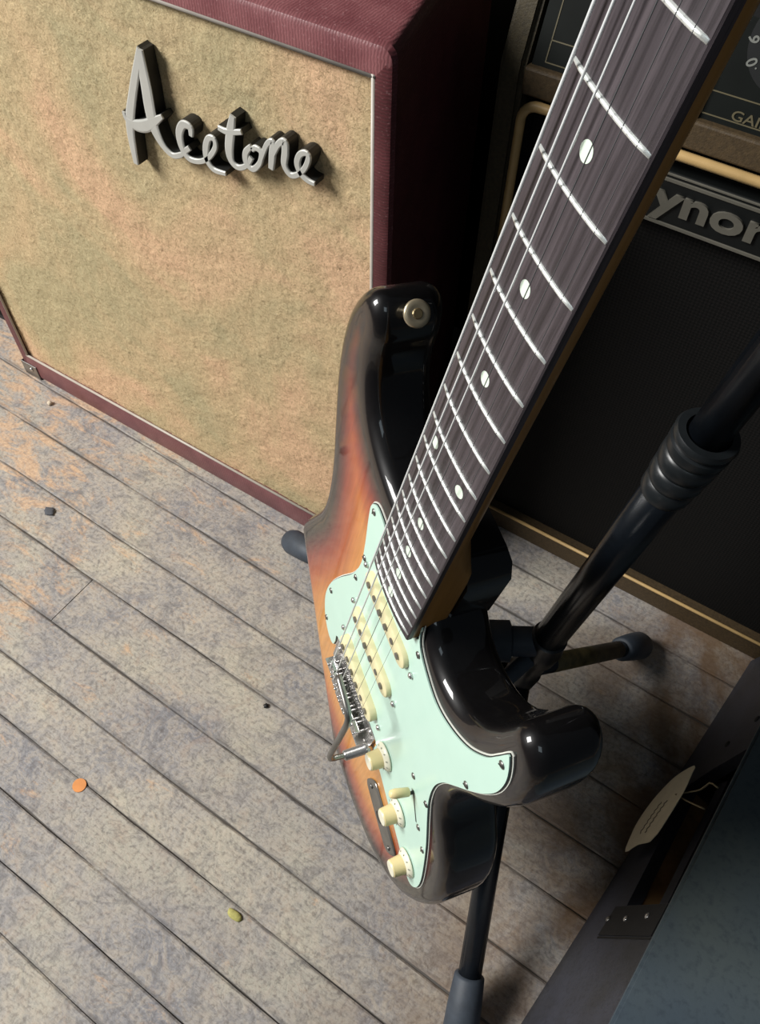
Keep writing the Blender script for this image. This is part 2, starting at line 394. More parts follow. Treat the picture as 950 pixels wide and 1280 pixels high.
# ------------------------------------------------------------------ setting: floor boards, wall
floor = tag(obj('floor', B(-2.2, 1.4, -0.9, 1.0, -0.03, -0.0028), M['gap']), 'worn grey wooden floorboards with rubbed orange patches', kind='structure')
an = math.radians(-1.4)
seams = [-0.62, -0.553, -0.492, -0.425, -0.362, -0.296, -0.235, -0.172, -0.109, -0.062, -0.010, 0.047, 0.104, 0.167, 0.240, 0.305, 0.3765, 0.444, 0.51, 0.575, 0.642, 0.71, 0.775, 0.84]
floor_z = 0.0
for i in range(len(seams) - 1):
    y0, y1 = seams[i] + 0.0005, seams[i + 1] - 0.0005
    cuts = [-1.9, random.uniform(-1.5, -1.1), random.uniform(0.35, 0.6), 1.2]
    if 0.16 < seams[i] < 0.17: cuts = [-1.9, -0.60, 0.5, 1.2]
    for a, b in zip(cuts, cuts[1:]):
        bm = bmesh.new(); nx = max(2, int((b - a) / 0.05)); ny = 6
        cup = random.uniform(-0.0004, 0.0007); lift = random.uniform(-0.0007, 0.0)
        V = []
        ph = random.uniform(0, 9)
        for ix in range(nx + 1):
            xx = a + 0.0008 + (b - a - 0.0016) * ix / nx; row = []
            wob0 = 0.0007 * math.sin(xx * 23 + ph) + random.uniform(-0.0003, 0.0003); wob1 = 0.0007 * math.sin(xx * 19 + ph * 2) + random.uniform(-0.0003, 0.0003)
            for iy in range(ny + 1):
                t = iy / ny; yy = y0 + wob0 + (y1 + wob1 - y0 - wob0) * t
                e = abs(2 * t - 1)
                z = lift + cup * (e * e) - (0.0011 if iy in (0, ny) else 0)
                if iy == 1: yy = y0 + wob0 + 0.002
                if iy == ny - 1: yy = y1 + wob1 - 0.002
                row.append(bm.verts.new((xx, yy, z)))
            V.append(row)
        for r0, r1 in zip(V, V[1:]):
            for k in range(ny): bm.faces.new((r0[k], r1[k], r1[k + 1], r0[k + 1]))
        # thickness skirt
        ed = [e for e in bm.edges if e.is_boundary]
        ex = bmesh.ops.extrude_edge_only(bm, edges=ed)
        for v in ex['geom']:
            if isinstance(v, bmesh.types.BMVert): v.co.z = -0.006
        bmesh.ops.holes_fill(bm, edges=[e for e in bm.edges if e.is_boundary], sides=0)
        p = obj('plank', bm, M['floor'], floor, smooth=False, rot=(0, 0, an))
wall = tag(obj('wall_back', B(-2.2, 1.4, 0.935, 1.0, -0.03, 2.4), M['wall']), 'dark brown wall in shadow behind the amplifiers', kind='structure')

# ------------------------------------------------------------------ burgundy amplifier
amp = tag(empty('guitar_amplifier', (-0.615, 0.60, 0)), 'burgundy vinyl guitar amplifier with speckled tan grille cloth and silver script badge', 'amplifier')
def L(o):  # keep world coordinates for children of an unrotated empty
    o.location = Vector(o.location) - amp.location; return o
YF = 0.4713; X0, X1 = -0.9435, -0.2895; Z1 = 0.665
GX0, GX1, GZ0, GZ1 = -0.926, -0.304, 0.043, 0.644
YB = 0.747; XB0, XB1 = -0.88, -0.354
bm = bmesh.new()
def quadbox(bm, c):  # 8 corners
    vs = [bm.verts.new(p) for p in c]
    fs = [bm.faces.new([vs[i] for i in f]) for f in ((3, 2, 1, 0), (4, 5, 6, 7), (0, 1, 5, 4), (1, 2, 6, 5), (2, 3, 7, 6), (3, 0, 4, 7))]
    return fs
def shell(x0, x1, xb0, xb1, z0, z1):
    fs = quadbox(bm, ((x0, YF, z0), (x1, YF, z0), (xb1, YB, z0), (xb0, YB, z0), (x0, YF, z1), (x1, YF, z1), (xb1, YB, z1), (xb0, YB, z1)))
    return fs
# four boards round the baffle with a rounded outer edge
outer = [(X0, 0.0), (X1, 0.0), (X1, Z1), (X0, Z1)]
def rrect(x0, x1, z0, z1, r, n=5):
    out = []
    for cx, cz, a0 in ((x1 - r, z1 - r, 0), (x0 + r, z1 - r, 90), (x0 + r, z0 + r, 180), (x1 - r, z0 + r, 270)):
        for k in range(n + 1):
            a = math.radians(a0 + 90 * k / n); out.append((cx + r * math.cos(a), cz + r * math.sin(a)))
    return out
ro = rrect(X0, X1, 0.0, Z1, 0.010); N_ = len(ro)
def ring(poly, y): return [bm.verts.new((x, y, z)) for x, z in poly]
def shrinkpoly(poly, d, cx=(X0 + X1) / 2, cz=Z1 / 2):
    return [(cx + (x - cx) * (1 - d / ((X1 - X0) / 2)), cz + (z - cz) * (1 - d / (Z1 / 2))) for x, z in poly]
rings = [ring([(XB0 + (x - X0) * (XB1 - XB0) / (X1 - X0), z) for x, z in ro], YB), ring(ro, YF + 0.006), ring(shrinkpoly(ro, 0.0018), YF + 0.0018), ring(shrinkpoly(ro, 0.005), YF)]
gi = rrect(GX0, GX1, GZ0, GZ1, 0.002)
rings.append(ring(gi, YF)); rings.append(ring(gi, YF + 0.012))
for a, b in zip(rings, rings[1:]):
    for k in range(N_): bm.faces.new((a[k], a[(k + 1) % N_], b[(k + 1) % N_], b[k]))
bm.faces.new(rings[0][::-1]); bm.faces.new(rings[-1])
bmesh.ops.recalc_face_normals(bm, faces=bm.faces)
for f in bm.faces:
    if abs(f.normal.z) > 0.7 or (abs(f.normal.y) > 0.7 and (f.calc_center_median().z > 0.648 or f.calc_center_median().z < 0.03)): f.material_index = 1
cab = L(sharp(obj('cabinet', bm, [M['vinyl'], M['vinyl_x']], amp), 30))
# grille cloth: bumpy sheet
bm = bmesh.new(); nx, nz = 250, 240
from mathutils import noise as mn
V = [[bm.verts.new((GX0 + (GX1 - GX0) * i / nx, YF + 0.0048 - 0.0022 * max(0, mn.noise(Vector((i * 0.55, j * 0.55, 3.1))) - 0.12) - 0.0009 * mn.noise(Vector((i * 0.83, j * 0.83, 9.1))) - 0.0012 * mn.noise(Vector((i * 0.12, j * 0.12, 7.7))), GZ0 + (GZ1 - GZ0) * j / nz)) for j in range(nz + 1)] for i in range(nx + 1)]
for i in range(nx):
    for j in range(nz): bm.faces.new((V[i][j], V[i + 1][j], V[i + 1][j + 1], V[i][j + 1]))
L(obj('grille_cloth', bm, M['cloth'], amp, smooth=True))
# piping
pr = 0.0016
for a, b, m in (((GX1 - pr, GZ0), (GX1 - pr, GZ1), 'piping'), ((GX0, GZ1 - pr), (GX1, GZ1 - pr), 'piping'), ((GX0, GZ0 + pr), (GX1, GZ0 + pr), 'piping'), ((GX0 + pr, GZ0), (GX0 + pr, GZ1), 'piping')):
    L(obj('piping', tube([(a[0], YF + 0.001, a[1]), (b[0], YF + 0.001, b[1])], pr * 1.15, 8), M[m], amp, smooth=True))
# chrome corner at the lower left, with its screw
bm = bmesh.new(); box(bm, X0 - 0.0015, X0 + 0.030, YF - 0.0018, YF + 0.0, -0.0, 0.026, 0.0006); box(bm, X0 - 0.0018, X0, YF - 0.0018, YF + 0.03, 0.0, 0.026, 0.0006)
cr = L(obj('corner_guard', bm, M['steel'], amp))
sc_ = obj('screw', lathe([(0, 0.0035), (0.001, 0.0035), (0.002, 0.002)], (X0 + 0.018, YF - 0.0018, 0.017), (0, -1, 0), 12), M['chrome'], cr, smooth=True)
# script badge
STR = [[[-520.7, 605.3, 2.0], [-533.4, 579.8, 2.9], [-541.6, 562.6, 3.2], [-551.8, 539.6, 3.8], [-556.0, 524.3, 3.5], [-557.7, 509.4, 2.9], [-558.9, 492.9, 2.0]], [[-520.7, 605.3, 2.0], [-522.3, 589.1, 3.8], [-523.2, 572.4, 4.7], [-524.7, 552.6, 4.9], [-524.0, 537.2, 4.4], [-517.7, 524.2, 2.6], [-508.1, 518.7, 1.7], [-497.0, 523.1, 1.5]], [[-558.2, 542.5, 1.2], [-557.1, 536.7, 2.0], [-547.8, 533.5, 4.4], [-535.0, 537.0, 4.9], [-522.7, 544.8, 3.5], [-511.1, 553.0, 1.2]], [[-497.0, 523.1, 1.5], [-491, 529, 1.8], [-485.5, 533.5, 1.6]], [[-481.3, 545.6, 1.5], [-480.7, 553.1, 2.6], [-488.3, 553.3, 2.9], [-494.6, 543.4, 3.2], [-494.8, 530.8, 2.9], [-488.6, 522.5, 2.2], [-475.5, 524.5, 1.7], [-464.0, 532.7, 1.7], [-455.5, 544.2, 1.7], [-455.7, 551.3, 1.7], [-461.3, 550.3, 2.0], [-466.2, 540.6, 2.6], [-467.5, 529.1, 2.3], [-461.5, 521.9, 1.9], [-448.1, 522.7, 1.2]], [[-431.1, 579.0, 2.0], [-436.0, 563.9, 3.5], [-440.2, 547.2, 3.5], [-439.3, 537.4, 2.6], [-432.6, 534.1, 1.9], [-423.3, 539.2, 1.6], [-416.7, 548.7, 1.5]], [[-448.6, 563.6, 1.5], [-439.5, 563.1, 2.0], [-424.1, 567.8, 1.5]], [[-415.2, 559.0, 1.5], [-422.0, 551.3, 2.2], [-422.9, 542.1, 2.5], [-416.6, 538.4, 2.0], [-408.5, 546.7, 1.7], [-405.9, 556.4, 1.7], [-411.1, 558.9, 1.7], [-415.2, 556.0, 1.5]], [[-408.4, 547.2, 1.5], [-399.2, 565.6, 1.5], [-393.0, 569.8, 2.0], [-394.5, 558.6, 2.6], [-397.1, 545.6, 2.0]], [[-395.3, 556.2, 1.5], [-387.3, 570.0, 1.9], [-381.0, 573.8, 2.6], [-381.1, 565.4, 2.6], [-383.0, 554.0, 2.3], [-377.9, 547.4, 1.9], [-370.2, 550.2, 1.7], [-362.2, 559.2, 1.7], [-358.3, 569.1, 1.7], [-361.2, 571.8, 1.7], [-366.8, 568.2, 1.9], [-369.9, 559.7, 2.2], [-366.9, 552.1, 2.0], [-360.5, 548.5, 1.6], [-353.9, 548.0, 1.2]]]
bf = bmesh.new(); bs = bmesh.new()
def ribbon(bm, pts, y0, y1, grow, dome):
    C = catmull([(a, b, c) for a, b, c in pts], 1.2, closed=False)
    T = np.gradient(C[:, :2], axis=0); T /= np.linalg.norm(T, axis=1)[:, None] + 1e-9
    rows = []
    for (x, z, h), (tx, tz) in zip(C, T):
        h += grow; n = (-tz, tx); row = []
        prof = ((-1, y0), (-1, y1 + dome), (-0.72, y1), (0.72, y1), (1, y1 + dome), (1, y0))
        for s, y in prof: row.append(bm.verts.new(((x + n[0] * h * s) * MM, y, (z + n[1] * h * s) * MM)))
        rows.append(row)
    for a, b in zip(rows, rows[1:]):
        for k in range(6): bm.faces.new((a[k], a[(k + 1) % 6], b[(k + 1) % 6], b[k]))
    bm.faces.new(rows[0][::-1]); bm.faces.new(rows[-1])
for k_, s in enumerate(STR):
    ribbon(bf, s, YF - 0.0078, YF - 0.0092 - 0.00004 * k_, 1.1 if k_ < 2 else 0.75, 0.0006)
    ribbon(bs, s, YF + 0.004, YF - 0.0078, 1.2 if k_ < 2 else 0.85, 0.0)
bd = L(obj('script_badge', bs, M['badge_side'], amp)); bd['label'] = 'raised silver script lettering reading Acetone'
obj('badge_face', bf, M['badge'], bd)
# rear-left equipment, only a dark sliver in view
bk = tag(empty('equipment_cabinet', (-1.16, 0.75, 0)), 'black cabinet standing in the shadow left of the burgundy amplifier', 'cabinet')
obj('cabinet', B(-0.20, 0.19, -0.22, 0.17, 0.0, 0.5, 0.006), M['blackmatte'], bk)
obj('front_panel', B(-0.18, 0.17, -0.224, -0.2195, 0.02, 0.48, 0.001), M['blackcloth'], bk)

# ------------------------------------------------------------------ dark combo amplifier on the right
cb = tag(empty('combo_amplifier', (0.0, 0.75, 0)), 'dark brown combo amplifier with cream piping, black grille and control panel, behind guitar stand', 'amplifier')
def K(o):
    o.location = Vector(o.location) - cb.location; return o
YR = 0.6196; CX0, CX1 = -0.281, 0.40
FX0 = -0.2555    # inner edge of the left cheek
sl = math.tan(math.radians(20))
def zy(z): return YR + max(0, z - 0.597) * sl
# cheeks
bm = bmesh.new()
prof = [(YR, 0.0), (YR + 0.30, 0.0), (YR + 0.30, 0.82), (zy(0.82), 0.82), (YR, 0.60)]
def sideboard(bm, x0, x1):
    lo = [bm.verts.new((x0, y, z)) for y, z in prof]; hi = [bm.verts.new((x1, y, z)) for y, z in prof]
    bm.faces.new(lo); bm.faces.new(hi[::-1])
    for i in range(len(prof)): bm.faces.new((lo[i], hi[i], hi[(i + 1) % len(prof)], lo[(i + 1) % len(prof)]))
bm.free()
for xa, xb in ((CX0, FX0 - 0.003), (CX1 - 0.03, CX1)):
    bm = bmesh.new(); sideboard(bm, xa, xb)
    bmesh.ops.bevel(bm, geom=bm.edges[:], offset=0.004, segments=3, affect='EDGES')
    K(sharp(obj('side_panel', bm, M['olive'], cb), 40))
bm = bmesh.new(); box(bm, FX0 - 0.003, CX1 - 0.03, YR + 0.03, YR + 0.28, 0.03, 0.80); K(obj('cabinet', bm, M['blackmatte'], cb))
K(obj('top_panel', B(FX0 - 0.003, CX1 - 0.03, zy(0.82), YR + 0.30, 0.80, 0.82, 0.003), M['olive'], cb))
# bottom rail: ledge and plinth below the grille
K(obj('bottom_rail', B(FX0 - 0.0025, CX1 - 0.0305, YR, YR + 0.03, 0.0, 0.034, 0.003), M['brown'], cb))
K(obj('lower_piping', tube([(FX0, YR - 0.001, 0.0365), (CX1 - 0.03, YR - 0.001, 0.0365)], 0.0022, 8), M['cream_piping'], cb, smooth=True))
# cream piping frame: top and left, rounded corner
pp = [(FX0 + 0.002, YR - 0.002, 0.04), (FX0 + 0.002, YR - 0.002, 0.561)] + [(FX0 + 0.002 + 0.014 * (1 - math.cos(a)), YR - 0.002, 0.561 + 0.014 * math.sin(a)) for a in [PI / 2 * k / 6 for k in range(1, 7)]] + [(CX1 - 0.04, YR - 0.002, 0.575)]
K(obj('piping_frame', tube(pp, 0.0042, 10), M['cream_piping'], cb, smooth=True))
K(obj('grille_cloth', B(FX0 + 0.001, CX1 - 0.031, YR + 0.014, YR + 0.0295, 0.035, 0.574), M['blackcloth'], cb))
# ledge under the controls
K(obj('ledge', B(FX0 - 0.0025, CX1 - 0.0305, YR - 0.0005, YR + 0.028, 0.5800, 0.602, 0.002), M['brown'], cb))
# control section: sloping recessed panel, two printed fields
sp = empty('control_panel', (0, YR + 0.002, 0.601)); sp.parent = cb; K(sp); sp.rotation_euler = (PI / 2 - math.atan(sl), 0, 0)
# local: x right, y up the slope, z out of the panel
obj('panel_plate', B(FX0, CX1 - 0.032, 0.0, 0.235, -0.014, -0.004), M['panel'], sp)
for x0, x1 in ((-0.245, -0.137), (-0.1165, 0.36)):
    bm = bmesh.new(); t_ = 0.0009
    for a in ((x0, x1, 0.006, 0.006 + t_), (x0, x0 + t_, 0.006, 0.225), (x1 - t_, x1, 0.006, 0.225), (x0, x1, 0.0215, 0.0215 + t_)):
        box(bm, a[0], a[1], a[2], a[3], -0.0045, -0.0036)
    obj('outline', bm, M['goldline'], sp)
obj('divider', B(-0.135, -0.1185, 0.0, 0.23, -0.006, 0.001, 0.001), M['brown'], sp)
text('lettering', 'GAIN', 0.0095, M['goldline'], sp, (-0.095, 0.0075, -0.0036), (0, 0, 0), 0.0002, 0.0001, 1.35)
KN = Vector((-0.071, 0.062, -0.004))
kn = obj('dial_plate', lathe([(0, 0.0335), (0.0006, 0.0333)], KN, (0, 0, 1), 40), M['blackply'], sp)
obj('knob', lathe([(0, 0.019), (0.003, 0.0188), (0.004, 0.014), (0.017, 0.0128), (0.0185, 0.011)], KN + Vector((0, 0, 0.0007)), (0, 0, 1), 28), M['black'], sp, smooth=True)
for ch, ang in (('0', 214), ('6', 187), ('8', 160), ('9', 133), ('5', 106)):
    a = math.radians(ang)
    text('dial_number', ch, 0.0105, M['greyprint'], sp, KN + Vector((math.cos(a) * 0.027, math.sin(a) * 0.027, 0.0009)) , (0, 0, a - PI / 2), 0.0001, 0.0002, align='CENTER')
obj('dial_mark', lathe([(0, 0.0007), (0.0003, 0.0006)], KN + Vector((math.cos(3.9) * 0.029, math.sin(3.9) * 0.029, 0.0007)), (0, 0, 1), 8), M['greyprint'], sp)
# badge plate with lettering
bp = K(obj('badge_plate', B(-0.150, 0.055, YR - 0.001, YR + 0.0135, 0.5135, 0.5600, 0.001), M['blackply'], cb)); bp['label'] = 'black name plate with silver lettering ynor'
for z0, z1 in ((0.5140, 0.5172), (0.5520, 0.5552), (0.5572, 0.5592)):
    obj('stripe', B(-0.1495, 0.0545, YR - 0.0022, YR - 0.0008, z0, z1, 0.0005), M['silverletter'], bp)
text('lettering', 'ynor', 0.0345, M['silverletter'], bp, (-0.1275, YR - 0.0022, 0.5275), (PI / 2, 0, 0), 0.0012, 0.0009, 1.45)

# ------------------------------------------------------------------ electric guitar
G = Matrix(((0.7996387147987594, 0.1724255236956613, -0.5751933279978702, -0.14892157974651428),
            (-0.5887868868955187, 0.03701613917630325, -0.8074402809250754, 0.21140121029493798),
            (-0.11793187700902796, 0.9843267974706151, 0.13112142527584897, 0.3014262873531063), (0, 0, 0, 1)))
gt = tag(empty('electric_guitar', mat=G), 'sunburst electric guitar with mint green pickguard and dark fretboard, on black stand', 'guitar')
def mmv(p): return (p[0] * MM, p[1] * MM, p[2] * MM)
OUT = [(-48, 232), (-70, 238), (-90, 250), (-103, 268), (-107, 285), (-107, 300), (-112, 314), (-123, 320), (-136, 312), (-147, 290), (-151, 262), (-148, 230), (-139, 195), (-128, 155), (-124, 120), (-127, 90), (-138, 60), (-152, 25), (-161, -10), (-163, -45), (-157, -78), (-140, -105), (-115, -124), (-80, -137), (-40, -145), (0, -151), (45, -156), (80, -152), (110, -140), (135, -117), (152, -88), (163, -50), (167, -10), (163, 25), (152, 55), (136, 77), (122, 94), (115, 112), (116, 130), (122, 150), (131, 172), (138, 196), (141, 220), (139, 245), (131, 260), (119, 266), (109, 261), (105, 247), (101, 230), (93, 210), (80, 196), (62, 190), (44, 193), (29, 203), (14, 209), (-8, 214), (-24, 226), (-36, 231)]
OP = catmull(OUT, 3.0)
def ztop(Q):
    # forearm contour on the bass side lower bout
    n = np.array([-0.74, -0.67]); d = (Q - np.array([-84.0, -42.0])) @ n
    s = np.clip(d, 0, None); return -(s ** 2) / (s + 18) * 0.52
def body():
    bm = bmesh.new(); r = 10.5; prof = []
    for k in range(6):
        a = (PI / 2) * k / 5; prof.append((r * (1 - math.cos(a)), -r * (1 - math.sin(a))))
    rings = []; burst = []
    botp = [(p[0], -45 - p[1]) for p in prof[::-1]]
    inner = offset(OP, r)
    zt = ztop(inner)
    for ins, z in botp:
        P = offset(OP, ins); rings.append([bm.verts.new(mmv((x, y, z))) for x, y in P]); burst += [0] * len(P)
    for ins, z in prof:
        P = offset(OP, ins); rings.append([bm.verts.new(mmv((x, y, z + t))) for (x, y), t in zip(P, zt)])
        burst += [ins] * len(P)
    n = len(OP)
    for a, b in zip(rings, rings[1:]):
        for k in range(n): bm.faces.new((a[k], a[(k + 1) % n], b[(k + 1) % n], b[k]))
    def fill(ringv, P, zf, grid):
        xs, ys = np.meshgrid(np.arange(-170, 175, grid), np.arange(-160, 325, grid)); Q = np.c_[xs.ravel(), ys.ravel()].astype(float)
        Q = Q[inside(P, Q)]; Q = Q[dist_to(P, Q) > grid * 0.55]
        allp = [Vector(p) for p in P] + [Vector(q) for q in Q]
        res = delaunay_2d_cdt(allp, [(i, (i + 1) % len(P)) for i in range(len(P))], [], 1, 1e-6)
        vs = []
        z = zf(Q) if len(Q) else []
        for v, orig in zip(res[0], res[3]):
            if orig and orig[0] < len(P): vs.append(ringv[orig[0]])
            elif orig: vs.append(bm.verts.new(mmv((v.x, v.y, z[orig[0] - len(P)])))); burst.append(('q', v.x, v.y))
            else: vs.append(bm.verts.new(mmv((v.x, v.y, zf(np.array([[v.x, v.y]]))[0])))); burst.append(('q', v.x, v.y))
        for f in res[2]:
            try: bm.faces.new([vs[i] for i in f])
            except ValueError: pass
    fill(rings[-1], inner, ztop, 6.0)
    nb = len(burst)
    fill(rings[0], offset(OP, r), lambda Q: np.full(len(Q), -45.0), 30.0)
    for i in range(nb, len(burst)): burst[i] = 0
    # heel block under the neck
    hb = bmesh.new(); pl_ = [(-27, 200), (28, 196), (28, 240), (22, 250), (12, 252.5), (-18, 253), (-27, 248)]
    n0 = len(bm.verts); prism(pl_, -45, -16.5, bm, lambda x, y, z: mmv((x, y, z)))
    burst += [0] * (len(bm.verts) - n0); hb.free()
    idx = [i for i, b in enumerate(burst) if isinstance(b, tuple)]
    Q = np.array([burst[i][1:] for i in idx]); D = dist_to(OP, Q)
    val = np.array([0 if isinstance(b, tuple) else b for b in burst], float); val[idx] = D
    return bm, val
bm, val = body()
bmesh.ops.recalc_face_normals(bm, faces=bm.faces)
me = bpy.data.meshes.new('body'); bm.to_mesh(me); bm.free()
at = me.attributes.new('burst', 'FLOAT', 'POINT'); at.data.foreach_set('value', [v / 82.0 for v in val])
bo = obj('body', me, M['burst'], gt, smooth=True); sharp(bo, 50)
# pickguard: four plies, mint on top
PG = [(-50, 212.5), (-56, 209), (-59, 202), (-57, 188), (-51.5, 163), (-49, 142), (-54, 116), (-68, 82), (-78, 52), (-80.7, 27), (-76, 8), (-67, -5), (-56, -11), (-47, -8), (-45, 4), (-44.5, 14), (-20, 15), (20, 15), (44, 14), (46, 4), (49, -3), (62, -5.5), (83, -14), (101, -21), (120, -29), (138, -37), (147, -35), (151.3, -22), (149.5, -3), (141, 22.5), (130, 48), (117, 72.5), (108.4, 91.5), (104.5, 112), (106.3, 131), (111.7, 147.5), (119.7, 169), (127, 192), (130.3, 212), (128.5, 230), (122.5, 243), (117.5, 246.5), (114, 231), (110, 215), (99.5, 195.5), (83.5, 181.5), (66.8, 175.5), (48, 180), (36, 187), (31, 196), (28.8, 204), (28.6, 196), (28.6, 187), (10, 186), (-10, 186), (-28.6, 187), (-28.8, 198), (-31, 206), (-38, 211)]
PP = catmull(PG, 3.0)
pg = obj('pickguard', cprism(offset(PP, 1.1), 1.5, 2.4), M['mint'], gt)
obj('black_ply', cprism(offset(PP, 0.55), 0.75, 1.5), M['blackply'], pg)
obj('white_ply', cprism(offset(PP, -0.15), 0.0, 0.75), M['white'], pg)
for x, y in [(-52.5, 203), (-45.8, 152.7), (-48, 119), (-73, 46), (-68, 4), (37, 179), (120.0, 233), (116, 171), (108.4, 82), (131, 33), (138, -28), (92, -14)]:
    s = obj('screw', lathe([(0, 2.6 * MM), (0.5 * MM, 2.5 * MM), (1.1 * MM, 1.3 * MM)], mmv((x, y, 2.35)), (0, 0, 1), 14), M['steel'], pg, smooth=True)
    a_ = random.uniform(0, PI)
    bm = bmesh.new(); box(bm, -2.0 * MM, 2.0 * MM, -0.35 * MM, 0.35 * MM, 0, 0.25 * MM); obj('slot', bm, M['blackply'], pg, loc=mmv((x, y, 3.35)), rot=(0, 0, a_))
# neck
def hw(y): return (42 + (56.5 - 42) * (648 - y) / 455) / 2
NE = 186.5
bm = bmesh.new(); ys = [NE, 200, 220, 238, 248, 258, 270, 290] + list(range(310, 650, 20)) + [648]
rows = []
for y in ys:
    wd = hw(y) - 0.1; t = min(1, max(0, (y - 252) / 42)); t = t * t * (3 - 2 * t)
    depth = (-16.2) * (1 - t) + (-12.0 + (y - 300) / 348 * 2.0) * t
    row = []; n = 20
    for k in range(n + 1):
        a = PI * k / n
        # superellipse blending box (heel) to D shape
        e = 0.12 * (1 - t) + 1.0 * t
        cx = math.copysign(abs(math.cos(a)) ** e, math.cos(a)); sy = math.sin(a) ** e if math.sin(a) > 0 else 0
        row.append(bm.verts.new(mmv((wd * cx, y, 5.2 + (depth - 5.2) * sy))))
    rows.append(row)
for a, b in zip(rows, rows[1:]):
    for k in range(20): bm.faces.new((a[k], a[k + 1], b[k + 1], b[k]))
    bm.faces.new((a[-1], a[0], b[0], b[-1]))
bm.faces.new(rows[0]); bm.faces.new(rows[-1][::-1])
nk = sharp(obj('neck', bm, M['maple'], gt), 40)
def fz(x, rad=190, top=10.5): return top - x * x / (2 * rad)
# fretboard
bm = bmesh.new(); rows = []
for y in [NE - 0.5] + list(range(200, 645, 15)) + [645]:
    wd = hw(y); row = [bm.verts.new(mmv((-wd, y, 5.1)))]
    row.append(bm.verts.new(mmv((-wd, y, fz(wd) - 0.6))))
    for k in range(11):
        x = (-1 + 2 * k / 10) * (wd - 0.6); row.append(bm.verts.new(mmv((x, y, fz(x)))))
    row.append(bm.verts.new(mmv((wd, y, fz(wd) - 0.6)))); row.append(bm.verts.new(mmv((wd, y, 5.1)))); rows.append(row)
n = len(rows[0])
for a, b in zip(rows, rows[1:]):
    for k in range(n): bm.faces.new((a[k], a[(k + 1) % n], b[(k + 1) % n], b[k]))
bm.faces.new(rows[0]); bm.faces.new(rows[-1][::-1])
fb = sharp(obj('fretboard', bm, M['rosewood'], gt), 40)
def fy(k): return 648 * 2 ** (-k / 12)
for k in range(1, 22):
    y = fy(k); wd = hw(y) - 0.9; bm = bmesh.new(); rows = []
    for j in range(9):
        x = (-1 + 2 * j / 8) * wd; z = fz(x); e = 0.5 if j in (0, 8) else 0
        rows.append([bm.verts.new(mmv((x, y + dy, z + dz - (e if dz > 0.3 else 0)))) for dy, dz in ((-0.95, -0.1), (-0.8, 0.45), (-0.35, 0.95), (0.35, 0.95), (0.8, 0.45), (0.95, -0.1))])
    for a, b in zip(rows, rows[1:]):
        for q in range(5): bm.faces.new((a[q], a[q + 1], b[q + 1], b[q]))
    bm.faces.new(rows[0]); bm.faces.new(rows[-1][::-1])
    obj('fret', bm, M['fret'], gt, smooth=True)
for k, xs in ((3, (0,)), (5, (0,)), (7, (0,)), (9, (0,)), (12, (-14.3, 14.3)), (15, (0,)), (17, (0,)), (19, (0,)), (21, (0,))):
    for x in xs:
        obj('inlay_dot', lathe([(-0.5 * MM, 3.4 * MM), (0.12 * MM, 3.35 * MM)], mmv((x, (fy(k) + fy(k - 1)) / 2, fz(x))), (x / 190, 0, 1), 20), M['dot'], gt)
obj('nut', B(-21 * MM, 21 * MM, 645.2 * MM, 648.4 * MM, 4.5 * MM, 12.6 * MM, 0.0004), M['cream'], gt)
HS = [(-21, 648.5), (-23, 662), (-36, 672), (-40, 690), (-36, 740), (-30, 790), (-22, 812), (0, 822), (22, 818), (34, 800), (36, 780), (28, 768), (22, 745), (22, 700), (22, 662), (21, 648.5)]
obj('headstock', prism([tuple(p) for p in catmull(HS, 5.0)], -11, 3.5, fn=lambda x, y, z: mmv((x, y, z))), M['maple'], gt)
for k in range(6):
    y = 672 + k * 25; x = -27 + k * 1.5
    tp = obj('tuner', lathe([(0, 5 * MM), (1 * MM, 5 * MM), (1.5 * MM, 3 * MM), (10 * MM, 3 * MM)], mmv((x, y, 3.4)), (0, 0, 1), 14), M['chrome'], gt, smooth=True)
    obj('tuner_button', lathe([(0, 2 * MM), (8 * MM, 2 * MM), (9 * MM, 7 * MM), (17 * MM, 8 * MM), (18 * MM, 5 * MM)], mmv((x - 12, y, -5)), (-1, 0, 0), 14), M['chrome'], tp, smooth=True)
# strings
SX = [-26.5 + 10.6 * k for k in range(6)]; SR = [0.62, 0.50, 0.40, 0.20, 0.15, 0.12]
for k in range(6):
    xn = -17.5 + 7.0 * k; r = SR[k]
    zb = 14.6 - (SX[k] ** 2) / 380; zn = 12.6
    pts = [(SX[k], -8, zb - 3), (SX[k], -1, zb), (xn, 647, zn), (-27 + k * 1.5 + 4, 672 + k * 25, 8)]
    obj('string', tube([mmv(p) for p in pts], r * MM, 8), M['string'] if k < 3 else M['plainstring'], gt, smooth=True)
